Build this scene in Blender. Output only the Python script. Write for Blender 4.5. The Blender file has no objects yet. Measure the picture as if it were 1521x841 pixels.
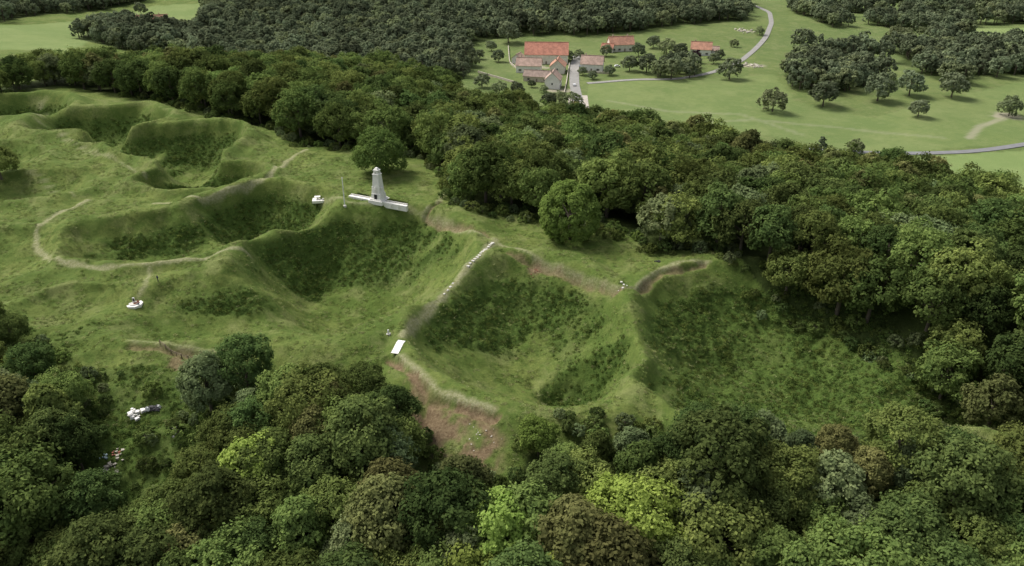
import bpy, math, numpy as np, time
from mathutils import Vector, Matrix
T0=time.time()
rs=np.random.RandomState(7)
scene=bpy.context.scene
scene.view_settings.view_transform='Standard'
scene.view_settings.look='None'
scene.view_settings.exposure=0
# ------------------------------------------------------------ camera
CH=85.0; PITCH=math.radians(27); F=1193.0
cam_d=bpy.data.cameras.new("camera"); cam=bpy.data.objects.new("camera",cam_d)
scene.collection.objects.link(cam); scene.camera=cam
cam_d.sensor_width=36; cam_d.lens=36*F/1521; cam_d.clip_end=8000; cam_d.clip_start=1
cam.location=(0,0,CH); cam.rotation_euler=(math.radians(90)-PITCH,0,0)
# ------------------------------------------------------------ noise
def _h(xi,yi,seed):
    n=(xi.astype(np.int64)*374761393+yi.astype(np.int64)*668265263+seed*974634777)&0xffffffff
    n=((n^(n>>13))*1274126177)&0xffffffff
    n=n^(n>>16)
    return n/4294967296.0
def vn(x,y,s=0):
    xi=np.floor(x);yi=np.floor(y);fx=x-xi;fy=y-yi
    fx=fx*fx*(3-2*fx);fy=fy*fy*(3-2*fy)
    a=_h(xi,yi,s);b=_h(xi+1,yi,s);c=_h(xi,yi+1,s);d=_h(xi+1,yi+1,s)
    return (a+(b-a)*fx)*(1-fy)+(c+(d-c)*fx)*fy
def fbm(x,y,o=4,s=0):
    r=0;a=.5;t=0
    for i in range(o):
        r=r+a*vn(x*2**i+17.3*i,y*2**i+9.1*i,s+i);t+=a;a*=.5
    return r/t
def sm(e0,e1,x):
    t=np.clip((x-e0)/(e1-e0),0,1);return t*t*(3-2*t)
def dpoly(x,y,pts):
    d=np.full(np.shape(x),1e9)
    for (x0,y0),(x1,y1) in zip(pts[:-1],pts[1:]):
        dx=x1-x0;dy=y1-y0;L=dx*dx+dy*dy+1e-9
        t=np.clip(((x-x0)*dx+(y-y0)*dy)/L,0,1)
        d=np.minimum(d,np.hypot(x-x0-t*dx,y-y0-t*dy))
    return d
def inpoly(x,y,pts):
    r=np.zeros(np.shape(x),bool);n=len(pts)
    for i in range(n):
        x0,y0=pts[i];x1,y1=pts[(i+1)%n]
        if y0==y1: continue
        c=((y0>y)!=(y1>y))&(x<(x1-x0)*(y-y0)/(y1-y0)+x0)
        r^=c
    return r
# ------------------------------------------------------------ terrain
EB=[(-900,700),(-500,500),(-220,352),(-125,318),(-80,268),(-16,232),(30,200),(62,188),(92,166),(116,130),(143,90),(215,0),(400,-250)]
EF=[(-900,60),(-300,140),(-120,141),(-48,137),(-22,133),(-2,117),(35,115),(92,108),(130,95),(200,20),(400,-200)]
VZ=42.0
# x,y,rx,ry,depth,rot,rim
CR=[(-38,178,28,38,17,-8,1.1),(-60,158,30,18,7.5,10,.4),(-49,188,17,20,15,0,0),
    (4,146,24,31,13,14,1.2),(14,139,14,14,16.5,0,0),
    (58,141,34,36,14,12,1.0),(86,128,25,19,12.5,0,.3),(45,126,22,18,9,-20,0),
    (-90,194,31,17,8.5,5,.9),(-72,212,22,17,15,0,1.2),
    (-116,273,21,24,13,20,1.3),(-97,239,19,12,10.5,8,1.0),(-108,256,11,18,10,25,0),
    (-160,303,27,20,14,-10,1.4),(-137,280,17,10,9.5,15,1.0),(-148,290,8,16,9,30,0),(-202,322,25,19,13,8,1.4),
    (-150,232,24,15,4.5,20,.6),(-130,180,22,16,4,0,.5),(-98,156,14,9,2.5,0,.3),(-178,262,22,13,4.5,-15,.7)]
def crat(x,y):
    dep=np.zeros(np.shape(x));rims=np.zeros(np.shape(x));ins=np.ones(np.shape(x))
    amp=4+1.6*sm(-70,-110,x)
    wx=x+amp*(fbm(x/18,y/18,3,40)-.5)*2; wy=y+amp*(fbm(x/18,y/18,3,50)-.5)*2
    for (cx,cy,rx,ry,D,rot,rim) in CR:
        a=math.radians(rot);c,s=math.cos(a),math.sin(a)
        X=((wx-cx)*c+(wy-cy)*s)/rx;Y=(-(wx-cx)*s+(wy-cy)*c)/ry
        r=np.hypot(X,Y)
        b=D*np.clip(1-r**1.9,0,1)**1.25
        dep=(dep**4.5+b**4.5)**(1/4.5)
        rims=np.maximum(rims,rim*2.1*np.exp(-((r-1.06)/.18)**2))
        ins=ins*(1-.85*(1-sm(.7,1.0,r)))
    return dep,rims*ins
def hbase(x,y):
    x=np.asarray(x,float);y=np.asarray(y,float)
    db=dpoly(x,y,EB);yb=np.interp(x,[p[0] for p in EB],[p[1] for p in EB])
    sb=np.where(y>yb,db,0)
    W=190+np.clip(-x,0,400)*.55
    zb=-VZ*sm(-.25,1,sb/W)+VZ*sm(-.25,1,0*sb)
    df=dpoly(x,y,EF);yf=np.interp(x,[p[0] for p in EF],[p[1] for p in EF])
    sf=np.where(y<yf,df,0)
    zf=-.34*(np.sqrt(sf*sf+36)-6)
    z=np.maximum(zb+zf,-VZ)
    z=z+1.6*(fbm(x/45,y/45,2,3)-.5)
    far=sm(620,1100,y)*sm(260,60,x)*26
    z=z+far+5*(fbm(x/130,y/130,2,11)-.5)*sm(300,420,y)
    return z
def hfull(x,y,detail=False):
    z=hbase(x,y);d,r=crat(x,y)
    z=z-d+r
    return z
def ray(u,v,f=hfull):
    dv=420.5-v;du=u-760.5
    D=np.array([du,F*math.cos(PITCH)+dv*math.sin(PITCH),dv*math.cos(PITCH)-F*math.sin(PITCH)])
    t=np.linspace(.05,1.6,1600)
    if D[2]>-30:D[2]=-30
    px=t*D[0];py=t*D[1];pz=CH+t*D[2]
    g=f(px,py);k=np.argmax(pz<g)
    if k==0:k=len(t)-1
    a=(pz[k-1]-g[k-1]);b=(g[k]-pz[k]);tt=t[k-1]+(t[k]-t[k-1])*a/(a+b+1e-9)
    return float(tt*D[0]),float(tt*D[1])
def R(pts,f=hfull): return [ray(u,v,f) for u,v in pts]
# survey lines
PATHS=[R([(660,288),(648,303),(627,318),(660,331),(700,342),(737,356)]),
 R([(737,356),(712,380),(690,402),(665,430),(640,458),(615,478),(597,498)]),
 R([(590,526),(606,538),(628,558),(650,580),(690,596),(735,608)]),
 R([(370,378),(300,384),(220,391),(150,400),(90,390),(55,370),(52,345),(90,315),(130,296)]),
 R([(455,222),(425,240),(390,268),(340,281),(300,298),(230,302)]),
 R([(222,395),(215,425),(200,445)]),
 R([(740,362),(800,388),(860,410),(920,427),(945,427),(975,402),(1010,390),(1055,388)]),
 R([(190,505),(250,512),(300,520),(380,515)]),
 R([(60,150),(60,185),(110,212),(170,235),(215,262)]),
 R([(0,250),(60,262),(110,290)]),
 R([(625,318),(600,306),(520,300),(470,298)])]
PW=[.5,.6,.5,.5,.55,.4,.5,.35,.4,.3,.45]
PS=[.85,.95,1,.9,.9,.7,.8,.55,.65,.5,.6]
TRENCH=[R([(745,372),(800,394),(860,416),(915,432),(950,432),(980,404),(1045,392)]),
        R([(655,300),(640,308),(632,322),(665,336),(728,350)]),
        R([(190,512),(250,520),(305,530)]),
        R([(575,530),(612,556),(632,580),(630,625)]),
        R([(640,595),(690,608),(735,622)])]
DIRT=R([(622,586),(680,602),(738,614),(756,655),(755,700),(740,720),(700,720),(650,680),(600,640),(594,580)])
DIRT2=R([(598,548),(632,568),(640,600),(606,615),(600,576)])
BARE=R([(250,533),(303,530),(312,547),(258,550)])
CLEAR=R([(110,545),(310,545),(335,640),(320,740),(230,790),(120,700)])
# ground sheet grid
def axis(segs):
    out=[];
    for a,b,s in segs: out.append(np.arange(a,b,s))
    out.append(np.array([segs[-1][1]]));return np.concatenate(out)
xs=axis([(-4000,-900,120),(-900,-420,8),(-420,-140,2.4),(-140,116,.5),(116,420,2.6),(420,900,8),(900,4000,120)])
ys=axis([(-600,0,30),(0,78,3),(78,235,.45),(235,350,.75),(350,760,2.4),(760,1150,6),(1150,6000,120)])
X,Y=np.meshgrid(xs,ys)
Z=hfull(X,Y)
dep,_=crat(X,Y)
gy=np.gradient(Z,axis=0)/np.gradient(ys)[:,None]
gx=np.gradient(Z,axis=1)/np.gradient(xs)[None,:]
onhill=((Y<np.interp(X,[p[0] for p in EB],[p[1] for p in EB])+8)&(Y>np.interp(X,[p[0] for p in EF],[p[1] for p in EF])-20)&(X>-330)&(X<150)).astype(float)
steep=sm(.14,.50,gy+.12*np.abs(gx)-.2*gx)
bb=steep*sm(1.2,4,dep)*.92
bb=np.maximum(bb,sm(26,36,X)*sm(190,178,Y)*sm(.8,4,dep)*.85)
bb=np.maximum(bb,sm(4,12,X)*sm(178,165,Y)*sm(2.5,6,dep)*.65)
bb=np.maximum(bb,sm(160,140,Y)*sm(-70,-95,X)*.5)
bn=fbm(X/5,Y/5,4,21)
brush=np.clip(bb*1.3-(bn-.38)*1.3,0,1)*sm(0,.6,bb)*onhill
brush=np.maximum(brush,inpoly(X,Y,CLEAR)*np.clip(.9-(bn-.4)*1.2,0,1))
dn=(fbm(X/2.2,Y/2.2,3,77)-.5)
path=np.zeros_like(X)
for p,w,st_ in zip(PATHS,PW,PS):
    d=dpoly(X,Y,p)+dn*1.3
    path=np.maximum(path,sm(w*2.2,w*.3,d)*st_)
dirt=np.zeros_like(X);tre=np.zeros_like(X)
for i,p in enumerate(TRENCH):
    d=dpoly(X,Y,p)+dn*.5
    k=sm(1.1,.4,d);tre=np.maximum(tre,k);dirt=np.maximum(dirt,sm(.95,.3,d+dn*1.5)*(.65 if i<3 else 1))
def soft(poly,w=2.5):
    ins=inpoly(X,Y,poly);d=dpoly(X,Y,poly+[poly[0]])
    sd=np.where(ins,d,-d)+dn*5;return sm(-w*.4,w,sd)
dm_=fbm(X/3.4,Y/3.4,4,61)
dirt=np.maximum(dirt,soft(DIRT)*sm(.32,.52,dm_));dirt=np.maximum(dirt,soft(DIRT2,1.5)*.85*sm(.36,.56,dm_));dirt=np.maximum(dirt,soft(BARE,1)*.8)
bp=ray(793,399);dirt=np.maximum(dirt,sm(2.0,.8,np.hypot((X-bp[0])*.8,Y-bp[1])+dn*1.5))
Z=Z-.9*tre
near=sm(420,330,Y)*sm(-420,-300,X)*sm(300,150,X)
Z=Z+near*((fbm(X/9,Y/9,3,30)-.5)*1.5+(fbm(X/4,Y/4,3,31)-.5)*.85+(fbm(X/1.5,Y/1.5,2,32)-.5)*(.40+1.2*brush))*(1-.7*path)
BRIGHT=R([(1340,236),(1521,224),(1700,215),(1700,330),(1521,300),(1430,275)])
B2=R([(1440,42),(1600,38),(1600,72),(1521,68),(1450,60)])
B3=R([(-100,75),(-100,38),(60,36),(230,8),(300,5),(300,40),(150,50),(110,75)])
B4=R([(875,120),(1000,120),(1150,110),(1180,150),(1300,175),(1521,120),(1700,120),(1700,205),(1521,214),(1290,228),(1000,180),(870,160)])
bright=np.zeros_like(X)
for P,k in ((BRIGHT,1.),(B2,1.),(B3,.7),(B4,.35)):
    bright=np.maximum(bright,np.where(inpoly(X,Y,P),k,0))
pale=np.zeros_like(X)
for (u,v,a) in ((1105,46,5),(1120,98,6),(1497,173,7),(790,100,9),(835,135,6)):
    c=ray(u,v);pale=np.maximum(pale,.75*sm(a,a*.4,np.hypot((X-c[0])*.6,(Y-c[1])*.8)+(fbm(X/5,Y/5,3,5)-.5)*9))
d=dpoly(X,Y,R([(1440,205),(1455,188),(1490,176)]));pale=np.maximum(pale,sm(3,1,d)*.5)
# vehicle tracks across the meadow
for P in (R([(905,150),(990,165),(1100,170),(1190,200)]),R([(1000,185),(1120,178),(1250,190),(1400,205)])):
    pale=np.maximum(pale,sm(2.4,.8,dpoly(X,Y,P)+dn*2)*.22)

def mesh_from(name,V,Fq,mats=(),smooth=False):
    me=bpy.data.meshes.new(name)
    V=np.ascontiguousarray(V,dtype=np.float32);Fq=np.ascontiguousarray(Fq,dtype=np.int32)
    n=len(Fq);k=Fq.shape[1]
    me.vertices.add(len(V));me.vertices.foreach_set("co",V.ravel())
    me.loops.add(n*k);me.loops.foreach_set("vertex_index",Fq.ravel())
    me.polygons.add(n);me.polygons.foreach_set("loop_start",np.arange(0,n*k,k,dtype=np.int32))
    try: me.polygons.foreach_set("loop_total",np.full(n,k,dtype=np.int32))
    except Exception: pass
    if smooth: me.polygons.foreach_set("use_smooth",np.ones(n,bool))
    me.update(calc_edges=True)
    for m in mats: me.materials.append(m)
    return me
def link(o): scene.collection.objects.link(o);return o
# ------------------------------------------------------------ materials helper
def newmat(name):
    m=bpy.data.materials.new(name);m.use_nodes=True;nt=m.node_tree;nt.nodes.clear()
    out=nt.nodes.new("ShaderNodeOutputMaterial");return m,nt,out
def N(nt,t,**k):
    n=nt.nodes.new(t)
    for a,b in k.items(): setattr(n,a,b)
    return n
def mixc(nt,fac,a,b,mode='MIX'):
    n=nt.nodes.new("ShaderNodeMix");n.data_type='RGBA';n.blend_type=mode
    for s,v in ((n.inputs[0],fac),(n.inputs[6],a),(n.inputs[7],b)):
        if hasattr(v,'links') or hasattr(v,'is_linked'): nt.links.new(v,s)
        elif isinstance(v,(int,float)): s.default_value=v
        else: s.default_value=(*v,1)
    return n.outputs[2]
def noise(nt,scale,detail=4,rough=.6,coord=None):
    n=nt.nodes.new("ShaderNodeTexNoise");n.inputs["Scale"].default_value=scale;n.inputs["Detail"].default_value=detail;n.inputs["Roughness"].default_value=rough
    if coord is not None: nt.links.new(coord,n.inputs["Vector"])
    return n.outputs["Fac"]
def ramp(nt,src,a,b):
    n=nt.nodes.new("ShaderNodeMapRange");n.interpolation_type='SMOOTHSTEP';n.inputs[1].default_value=a;n.inputs[2].default_value=b
    nt.links.new(src,n.inputs[0]);return n.outputs[0]
def simple(name,col,var=.25,scale=2.,rough=.85,bump=0.):
    m,nt,out=newmat(name);tc=nt.nodes.new("ShaderNodeTexCoord")
    f=ramp(nt,noise(nt,scale,5,.65,tc.outputs["Object"]),.3,.7)
    c=mixc(nt,f,[x*(1-var) for x in col],[min(1,x*(1+var)) for x in col])
    p=nt.nodes.new("ShaderNodeBsdfPrincipled");p.inputs["Roughness"].default_value=rough
    nt.links.new(c,p.inputs["Base Color"]);nt.links.new(p.outputs[0],out.inputs[0])
    if bump:
        b=nt.nodes.new("ShaderNodeBump");b.inputs["Strength"].default_value=bump;nt.links.new(noise(nt,scale*4,4,.6,tc.outputs["Object"]),b.inputs["Height"]);nt.links.new(b.outputs[0],p.inputs["Normal"])
    return m
def foliage(name,dark,light,trans=.33,hv=.018,vv=.40):
    m,nt,out=newmat(name)
    at=N(nt,"ShaderNodeAttribute",attribute_name="tone")
    oi=nt.nodes.new("ShaderNodeObjectInfo")
    c=mixc(nt,at.outputs["Fac"],dark,light)
    hs=nt.nodes.new("ShaderNodeHueSaturation");hs.inputs["Saturation"].default_value=.92
    mr=nt.nodes.new("ShaderNodeMapRange");mr.inputs[3].default_value=.5-hv*1.3;mr.inputs[4].default_value=.5+hv*.8;nt.links.new(oi.outputs["Random"],mr.inputs[0])
    mm=N(nt,"ShaderNodeMath",operation='MULTIPLY');mm.inputs[1].default_value=7.31;nt.links.new(oi.outputs["Random"],mm.inputs[0])
    fr=N(nt,"ShaderNodeMath",operation='FRACT');nt.links.new(mm.outputs[0],fr.inputs[0])
    m2=nt.nodes.new("ShaderNodeMapRange");m2.inputs[3].default_value=1-vv;m2.inputs[4].default_value=1+vv;nt.links.new(fr.outputs[0],m2.inputs[0])
    nt.links.new(mr.outputs[0],hs.inputs["Hue"]);nt.links.new(m2.outputs[0],hs.inputs["Value"]);nt.links.new(c,hs.inputs["Color"])
    d=nt.nodes.new("ShaderNodeBsdfDiffuse");t=nt.nodes.new("ShaderNodeBsdfTranslucent")
    nt.links.new(hs.outputs[0],d.inputs[0]);nt.links.new(hs.outputs[0],t.inputs[0])
    mx=nt.nodes.new("ShaderNodeMixShader");mx.inputs[0].default_value=trans
    nt.links.new(d.outputs[0],mx.inputs[1]);nt.links.new(t.outputs[0],mx.inputs[2]);nt.links.new(mx.outputs[0],out.inputs[0])
    return m
# ground material
gm,nt,out=newmat("ground_grass")
tc=nt.nodes.new("ShaderNodeTexCoord");co=tc.outputs["Object"]
A=N(nt,"ShaderNodeAttribute",attribute_name="surf");S=nt.nodes.new("ShaderNodeSeparateColor");nt.links.new(A.outputs["Color"],S.inputs[0])
B=N(nt,"ShaderNodeAttribute",attribute_name="field");S2=nt.nodes.new("ShaderNodeSeparateColor");nt.links.new(B.outputs["Color"],S2.inputs[0])
n1=ramp(nt,noise(nt,.05,5,.65,co),.38,.62);n2=ramp(nt,noise(nt,.28,6,.75,co),.42,.62);n3=ramp(nt,noise(nt,1.6,6,.8,co),.35,.65);n4=ramp(nt,noise(nt,.12,6,.7,co),.48,.66)
n5=ramp(nt,noise(nt,.016,6,.7,co),.4,.6)
def mul(o,k_):
    k=N(nt,"ShaderNodeMath",operation='MULTIPLY');k.inputs[1].default_value=k_;nt.links.new(o,k.inputs[0]);return k.outputs[0]
c=mixc(nt,n1,(.122,.172,.038),(.188,.226,.060))
c=mixc(nt,mul(n2,.8),c,(.094,.146,.030))
c=mixc(nt,mul(n4,.7),c,(.230,.248,.092))
c=mixc(nt,mul(n3,.45),c,(.060,.100,.022))
far=mixc(nt,n5,(.135,.185,.078),(.200,.240,.110));far=mixc(nt,mul(n2,.5),far,(.16,.205,.09));far=mixc(nt,mul(n4,.35),far,(.21,.235,.12))  # valley fields coloured paler and greyer to suggest haze
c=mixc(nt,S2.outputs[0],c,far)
brt=mixc(nt,n5,(.19,.26,.09),(.235,.295,.11));c=mixc(nt,S2.outputs[1],c,brt)
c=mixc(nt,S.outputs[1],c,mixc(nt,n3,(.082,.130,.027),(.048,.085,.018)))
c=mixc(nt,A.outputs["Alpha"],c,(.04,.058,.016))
c=mixc(nt,mul(S.outputs[0],.85),c,mixc(nt,n3,(.40,.38,.24),(.23,.235,.10)))
c=mixc(nt,S.outputs[2],c,mixc(nt,n3,(.27,.205,.12),(.14,.095,.055)))
c=mixc(nt,S2.outputs[2],c,(.42,.37,.29))
p=nt.nodes.new("ShaderNodeBsdfPrincipled");p.inputs["Roughness"].default_value=.95;p.inputs["Specular IOR Level"].default_value=.1
bm=nt.nodes.new("ShaderNodeBump");bm.inputs["Strength"].default_value=.9;bm.inputs["Distance"].default_value=.35;nt.links.new(noise(nt,1.8,6,.8,co),bm.inputs["Height"])
nt.links.new(bm.outputs[0],p.inputs["Normal"]);nt.links.new(c,p.inputs["Base Color"]);nt.links.new(p.outputs[0],out.inputs[0])

# ------------------------------------------------------------ forest regions (tree base points)
BELTF=R([(-200,150),(0,146),(80,126),(240,148),(330,178),(415,190),(450,216),(510,220),(560,224),(640,236),(672,262),(690,312),(760,318),(800,326),(890,338),(930,352),(975,370),(1060,378),(1140,416),(1230,448),(1340,492),(1430,540),(1500,596),(1600,612),(1740,630)],hbase)
BELT=BELTF+[(260,60),(340,60),(320,300)]
BELT+= R([(1521,335),(1400,305),(1300,285),(1200,268),(1050,234),(950,218),(880,200),(830,194),(760,186),(690,168),(660,142),(560,120),(300,112),(100,113),(0,130),(-200,132)],hbase)
FRONTF=R([(-260,470),(-60,470),(0,495),(60,550),(125,605),(120,680),(150,755),(270,765),(330,715),(300,630),(318,580),(430,585),(560,608),(596,670),(635,752),(735,768),(768,718),(788,678),(850,664),(960,668),(1050,682),(1150,692),(1250,700),(1350,708),(1450,716),(1521,724),(1900,740)],hbase)
FRONT=FRONTF+[(140,40),(-130,40)]
V1=R([(115,58),(130,48),(200,42),(290,45),(300,22),(330,-25),(1112,-25),(1112,30),(1000,38),(950,46),(900,50),(862,56),(850,52),(760,56),(700,62),(690,118),(600,122),(440,112),(200,80)])
V2=R([(1150,-25),(1800,-25),(1800,38),(1440,38),(1450,62),(1521,72),(1800,76),(1800,105),(1521,112),(1440,112),(1440,128),(1350,132),(1300,150),(1240,140),(1175,132),(1168,95),(1200,85),(1290,78),(1240,45),(1180,20)])
V3=R([(-300,38),(0,34),(60,22),(190,8),(240,-5),(200,-25),(-300,-25)])
V4=R([(975,118),(985,96),(1035,98),(1038,120)])
forest_f=np.zeros_like(X)
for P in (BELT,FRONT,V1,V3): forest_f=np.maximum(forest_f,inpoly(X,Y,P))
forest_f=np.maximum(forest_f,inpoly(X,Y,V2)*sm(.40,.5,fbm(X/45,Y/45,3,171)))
ny,nx=X.shape
idx=np.arange(ny*nx).reshape(ny,nx)
quads=np.stack([idx[:-1,:-1],idx[:-1,1:],idx[1:,1:],idx[1:,:-1]],-1).reshape(-1,4)
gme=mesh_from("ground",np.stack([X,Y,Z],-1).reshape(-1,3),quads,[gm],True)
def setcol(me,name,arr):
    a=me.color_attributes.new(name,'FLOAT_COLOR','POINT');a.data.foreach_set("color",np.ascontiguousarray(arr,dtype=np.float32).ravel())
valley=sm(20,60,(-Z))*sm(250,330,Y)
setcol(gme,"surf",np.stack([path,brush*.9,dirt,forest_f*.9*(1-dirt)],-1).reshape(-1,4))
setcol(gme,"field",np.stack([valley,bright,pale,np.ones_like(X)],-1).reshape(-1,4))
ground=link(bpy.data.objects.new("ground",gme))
def gz(x,y):
    x=np.atleast_1d(x).astype(float);y=np.atleast_1d(y).astype(float)
    i=np.clip(np.searchsorted(xs,x)-1,0,len(xs)-2);j=np.clip(np.searchsorted(ys,y)-1,0,len(ys)-2)
    fx=(x-xs[i])/(xs[i+1]-xs[i]);fy=(y-ys[j])/(ys[j+1]-ys[j])
    return (Z[j,i]*(1-fx)+Z[j,i+1]*fx)*(1-fy)+(Z[j+1,i]*(1-fx)+Z[j+1,i+1]*fx)*fy
def samp(M,x,y):
    i=np.clip(np.searchsorted(xs,x)-1,0,len(xs)-2);j=np.clip(np.searchsorted(ys,y)-1,0,len(ys)-2);return M[j,i]
print("terrain",X.shape,time.time()-T0)
# ------------------------------------------------------------ trees
bark=simple("bark",(.11,.09,.065),.3,3)
def unit(v): return v/np.maximum(np.linalg.norm(v,axis=-1,keepdims=True),1e-6)
def tube(p0,p1,r0,r1,n=7):
    p0=np.array(p0,float);p1=np.array(p1,float);d=unit((p1-p0)[None])[0]
    a=np.cross(d,[.3,.9,.1]);a/=np.linalg.norm(a);b=np.cross(d,a)
    th=np.linspace(0,2*math.pi,n,endpoint=False)
    ring=np.cos(th)[:,None]*a+np.sin(th)[:,None]*b
    V=np.concatenate([p0+ring*r0,p1+ring*r1]);Fq=[[i,(i+1)%n,n+(i+1)%n,n+i] for i in range(n)]
    return V,np.array(Fq)
def tree_mesh(name,seed,Rr,H,nl,ns,nf,leaf,mat,zc=.6,vr=.42,shape=1.0,lobe=(.24,.40),ext=(.58,.84),outl=.15,zlow=1.55):
    g=np.random.RandomState(seed)
    c0=np.array([0,0,H*zc]);ell=np.array([Rr,Rr*g.uniform(.88,1.1),H*vr])
    i=np.arange(nl)+.5;z=1-zlow*i/nl;ph=i*2.39996+g.uniform(0,6)
    rr=np.sqrt(np.clip(1-z*z,0,1));d=np.stack([rr*np.cos(ph),rr*np.sin(ph),z],-1)
    d=unit(d+g.normal(0,.16,d.shape))
    lr=Rr*g.uniform(lobe[0],lobe[1],nl)
    ex=g.uniform(ext[0],ext[1],nl)*np.where(g.rand(nl)<outl,1.15,1)
    tap=1-(1-shape)*np.clip(d[:,2:3],0,1)
    lc=c0+d*ell*ex[:,None]*np.concatenate([tap,tap,np.ones_like(tap)],1)
    ld=np.repeat(d,ns,0);lcr=np.repeat(lc,ns,0);lrr=np.repeat(lr,ns)
    sd=unit(unit(g.normal(size=(nl*ns,3)))+.65*ld+np.array([0,0,.25]))
    sc=lcr+sd*lrr[:,None]*g.uniform(.75,1.08,(nl*ns,1))*np.array([1,1,.8])
    tone=np.clip(g.beta(2,2.2,nl*ns)*.75+np.repeat(g.rand(nl),ns)*.35-.05,0,1)
    M=nl*ns*nf
    nd=np.repeat(sd,nf,0)
    P=np.repeat(sc,nf,0)+g.normal(0,1,(M,3))*(np.repeat(lrr,nf)*.15)[:,None]
    nn=unit(nd+g.normal(0,.45,(M,3))+np.array([0,0,.35]))
    a=unit(np.cross(nn,unit(g.normal(size=(M,3)))));b=np.cross(nn,a)
    s=leaf*g.uniform(.6,1.3,(M,1))
    V=np.stack([P+a*s,P+b*s*.62+nn*s*.12,P-a*s,P-b*s*.62+nn*s*.12],1).reshape(-1,3)
    Fq=np.arange(M*4).reshape(M,4)
    tn=np.repeat(np.repeat(tone,nf),4)
    Vs=[V];Fs=[Fq];off=len(V);mi=[np.zeros(M,int)]
    segs=[((0,0,-.8),(g.uniform(-.2,.2),g.uniform(-.2,.2),H*.33),H*.032,H*.022),((0,0,H*.32),(0,0,H*.75),H*.022,H*.006)]
    for q in g.choice(nl,min(6,nl),False): segs.append(((0,0,H*g.uniform(.25,.5)),lc[q],H*.012,H*.003))
    for s_ in segs:
        v,f=tube(*s_);Vs.append(v);Fs.append(f+off);off+=len(v);mi.append(np.ones(len(f),int));tn=np.concatenate([tn,np.zeros(len(v))])
    me=mesh_from(name,np.concatenate(Vs),np.concatenate(Fs),[mat,bark])
    me.polygons.foreach_set("material_index",np.concatenate(mi).astype(np.int32))
    at=me.attributes.new("tone",'FLOAT','POINT');at.data.foreach_set("value",tn.astype(np.float32))
    return me
f_dark=foliage("foliage_oak_dark",(.064,.108,.028),(.138,.196,.046))
f_mid=foliage("foliage_oak",(.092,.146,.032),(.205,.268,.058))
f_brt=foliage("foliage_lime",(.17,.25,.035),(.31,.40,.070),.33)
f_gry=foliage("foliage_willow",(.115,.165,.062),(.25,.31,.125))
f_olv=foliage("foliage_olive",(.118,.138,.040),(.240,.250,.078))
f_far=foliage("foliage_distant_haze",(.125,.165,.090),(.225,.265,.140),.33,.01,.35)  # aerial haze painted into the leaf colour, paler and greyer
f_farl_haze=foliage("foliage_distant_light_haze",(.19,.235,.11),(.29,.335,.155),.33,.01,.25)  # lighter crowns, with the same haze in their colour
f_wine=foliage("foliage_copper_beech",(.04,.022,.025),(.08,.04,.045))
def proto_coll(name,meshes):
    c=bpy.data.collections.new(name)
    for i,m in enumerate(meshes):
        c.objects.link(bpy.data.objects.new("%s_%02d"%(name,i),m))
    return c
near=[];nspec=[(5.4,12,f_mid),(5.0,13,f_dark),(5.8,12,f_mid),(4.2,11,f_gry),(4.6,12,f_olv),(5.2,12.5,f_dark),(4.6,11,f_mid),(4.6,11,f_brt),(3.4,12,f_mid),(3.6,10,f_gry)]
for i,(r,h,m) in enumerate(nspec):
    near.append(tree_mesh("tree_near_%d"%i,100+i,r,h,int(34+4*(i%3)),26,11,.24,m,zc=.58,vr=.42,shape=[1,.8,1,.7,.6,1,.75,.9,.6,.7][i]))
mid=[]
for i,(r,h,m) in enumerate([(6,13,f_mid),(5.4,14,f_dark),(6.4,13,f_dark),(5,12,f_gry),(5.6,13,f_mid),(5.2,13,f_olv),(5.8,13,f_mid)]):
    mid.append(tree_mesh("tree_mid_%d"%i,200+i,r,h,34,20,9,.32,m,zc=.55,vr=.45,shape=[1,.8,1,.75,.9,.7,.9][i]))
farm=[]
for i,(r,h,m) in enumerate([(6.2,14,f_far),(5.6,15,f_far),(6.6,13,f_far),(5.6,13,f_farl_haze),(3.8,16,f_far)]):
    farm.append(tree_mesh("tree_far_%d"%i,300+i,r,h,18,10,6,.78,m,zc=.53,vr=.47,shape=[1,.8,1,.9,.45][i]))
solo=[tree_mesh("tree_solo_%d"%i,330+i,r,h,26,14,8,.5,m,zc=.52,vr=.48,shape=.95) for i,(r,h,m) in enumerate([(5.8,12,f_far),(6.2,12,f_farl_haze)])]
print("trees",time.time()-T0)
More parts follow.
